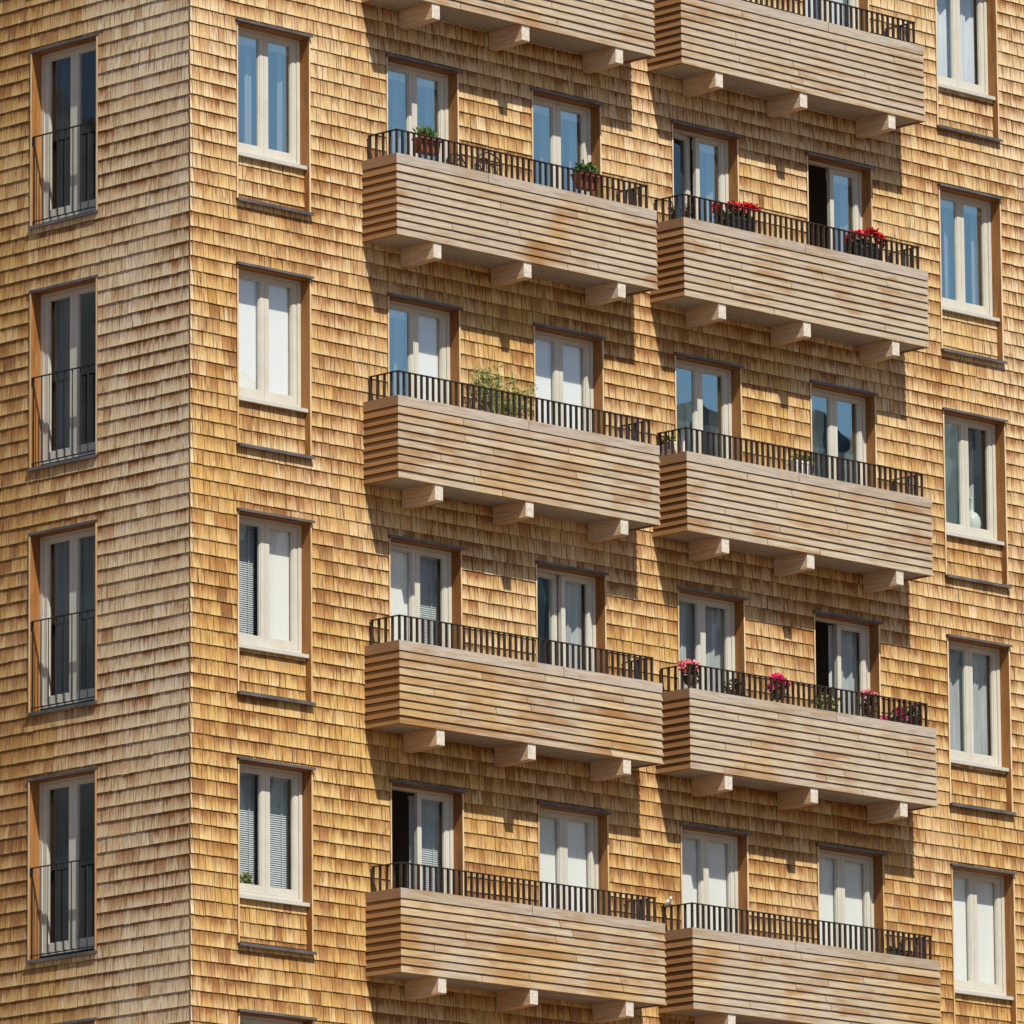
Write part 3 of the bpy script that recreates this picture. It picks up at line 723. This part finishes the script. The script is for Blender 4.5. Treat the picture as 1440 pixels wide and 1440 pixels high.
# vase on the inner sill, right column
xv, zv = 14.255, head(1) - 1.60 + .05
t = empty('vase', (xv, .34, zv)); tag(t, 'pale green bellied vase with a slender neck standing inside the far right window', 'vase')
mb = MB(); mb.lathe([(.05, 0), (.075, .02), (.115, .10), (.125, .18), (.115, .26), (.08, .32), (.035, .345), (.028, .37), (.026, .52), (.034, .535), (.028, .535), (.02, .5)], n=24)
mb.build('body', M['vase'], t, weld=True, smooth=True)
mb = MB(); mb.box(-.45, .24, -.10, .14, -.03, -.002); tag(mb.build('inner_sill', M['frame'], t))
# plant on the inner sill of the lowest full left window
t = pot('window_plant', 1.14, .252, head(3) - 1.557, .036, .09, M['whitepot'], 'small green plant in a pot inside the lowest full window right of the corner', 'potted plant')
mb = MB(); leaves(mb, (0, 0, .16), (.075, .035, .08), 90, .055, 0, 601, .35, .5); mb.build('foliage', M['leafg'], t)
mb = MB(); mb.box(-.34, .55, -.035, .035, -.022, -.001); mb.build('inner_sill', M['frame'], t)

# ------------------------------------------------------------------ ground
mb = MB(); S = 1500
mb.quad([(-S, -S, GROUND), (S, -S, GROUND), (S, S, GROUND), (-S, S, GROUND)])
tag(mb.build('ground', M['paving']), kind='structure')

# unseen wooded ridges, added and shaped to darken reflections in the panes
def ridge(az0, az1, R0, elev, name):
    mb = MB(); n = int((az1 - az0) / .12); rows = []
    for i in range(n + 1):
        az = math.radians(az0 + (az1 - az0) * i / n); q = R0 * az
        e = math.radians(elev + .55 * noise.noise(Vector((q * .035, 1.3, 0))) + .35 * noise.noise(Vector((q * .16, 4.1, 0))) + .42 * noise.noise(Vector((q * .42, 7.7, 0))) + .3 * noise.noise(Vector((q * 1.1, 2.2, 0))))
        row = []
        for rr, fz in ((-60, 0), (-35, .45), (-14, .8), (-4, .95), (0, 1), (12, .97), (60, .5)):
            r = R0 + rr; jit = 1 + .02 * noise.noise(Vector((q * .3, rr * .3, 2)))
            row.append((r * math.sin(az), r * math.cos(az), GROUND - .5 + (math.tan(e) * R0 - GROUND + .5) * fz * jit))
        rows.append(row)
    for a, b in zip(rows, rows[1:]):
        for j in range(len(a) - 1):
            r = rng.random(); mb.quad([a[j], b[j], b[j + 1], a[j + 1]], None, r, r)
    tag(mb.build(name, M['wood'], None, weld=True), kind='structure')
ridge(100, 168, 170, 11.15, 'unseen_hills'); ridge(282, 345, 170, 14.9, 'unseen_hills')

# ------------------------------------------------------------------ light
sun_dir = Vector((.200, .605, -.835)).normalized()
w = bpy.data.worlds.new('World'); sc.world = w; w.use_nodes = True
nt = w.node_tree; sky = nt.nodes.new('ShaderNodeTexSky'); sky.sky_type = 'NISHITA'; sky.sun_disc = False
sky.sun_elevation = math.asin(-sun_dir.z); sky.sun_rotation = math.atan2(-sun_dir.x, -sun_dir.y) % (2 * math.pi)
sky.air_density = 1.0; sky.dust_density = .4; sky.ozone_density = 1.5
bg = nt.nodes['Background']; nt.links.new(sky.outputs[0], bg.inputs[0]); bg.inputs[1].default_value = .074
L = bpy.data.lights.new('sun', 'SUN'); L.energy = 4.7; L.angle = math.radians(.53); L.color = (1, .95, .82)
lo = bpy.data.objects.new('sun', L); COL.objects.link(lo); lo.rotation_euler = sun_dir.to_track_quat('-Z', 'Y').to_euler(); lo.location = (-10, -30, 30)

# ------------------------------------------------------------------ camera (solved from the photograph's verticals and course lines)
yaw, pit, rol, f = .7870353, .1926800, -.0083346, 11509.334
fw = Vector((math.sin(yaw) * math.cos(pit), math.cos(yaw) * math.cos(pit), math.sin(pit)))
rt = Vector((math.cos(yaw), -math.sin(yaw), 0)); up = rt.cross(fw)
r2 = rt * math.cos(rol) + up * math.sin(rol); u2 = -rt * math.sin(rol) + up * math.cos(rol)
cam = bpy.data.cameras.new('camera'); co = bpy.data.objects.new('camera', cam); COL.objects.link(co)
co.matrix_world = Matrix(((r2.x, u2.x, -fw.x, -64.60812), (r2.y, u2.y, -fw.y, -69.76053), (r2.z, u2.z, -fw.z, -22.34626), (0, 0, 0, 1)))
cam.sensor_width = 36; cam.lens = f / 1440 * 36; cam.clip_start = 1; cam.clip_end = 5000
sc.camera = co
sc.view_settings.view_transform = 'Standard'; sc.view_settings.look = 'None'; sc.view_settings.gamma = 1; sc.view_settings.use_curve_mapping = False
sc.view_settings.exposure = .45
sc.render.engine = 'CYCLES'; sc.cycles.use_denoising = True; sc.cycles.denoiser = 'OPENIMAGEDENOISE'; sc.cycles.denoising_input_passes = 'RGB_ALBEDO_NORMAL'; sc.cycles.denoising_prefilter = 'ACCURATE'
sc.cycles.max_bounces = 8; sc.cycles.transparent_max_bounces = 12
sc.cycles.sample_clamp_indirect = 4
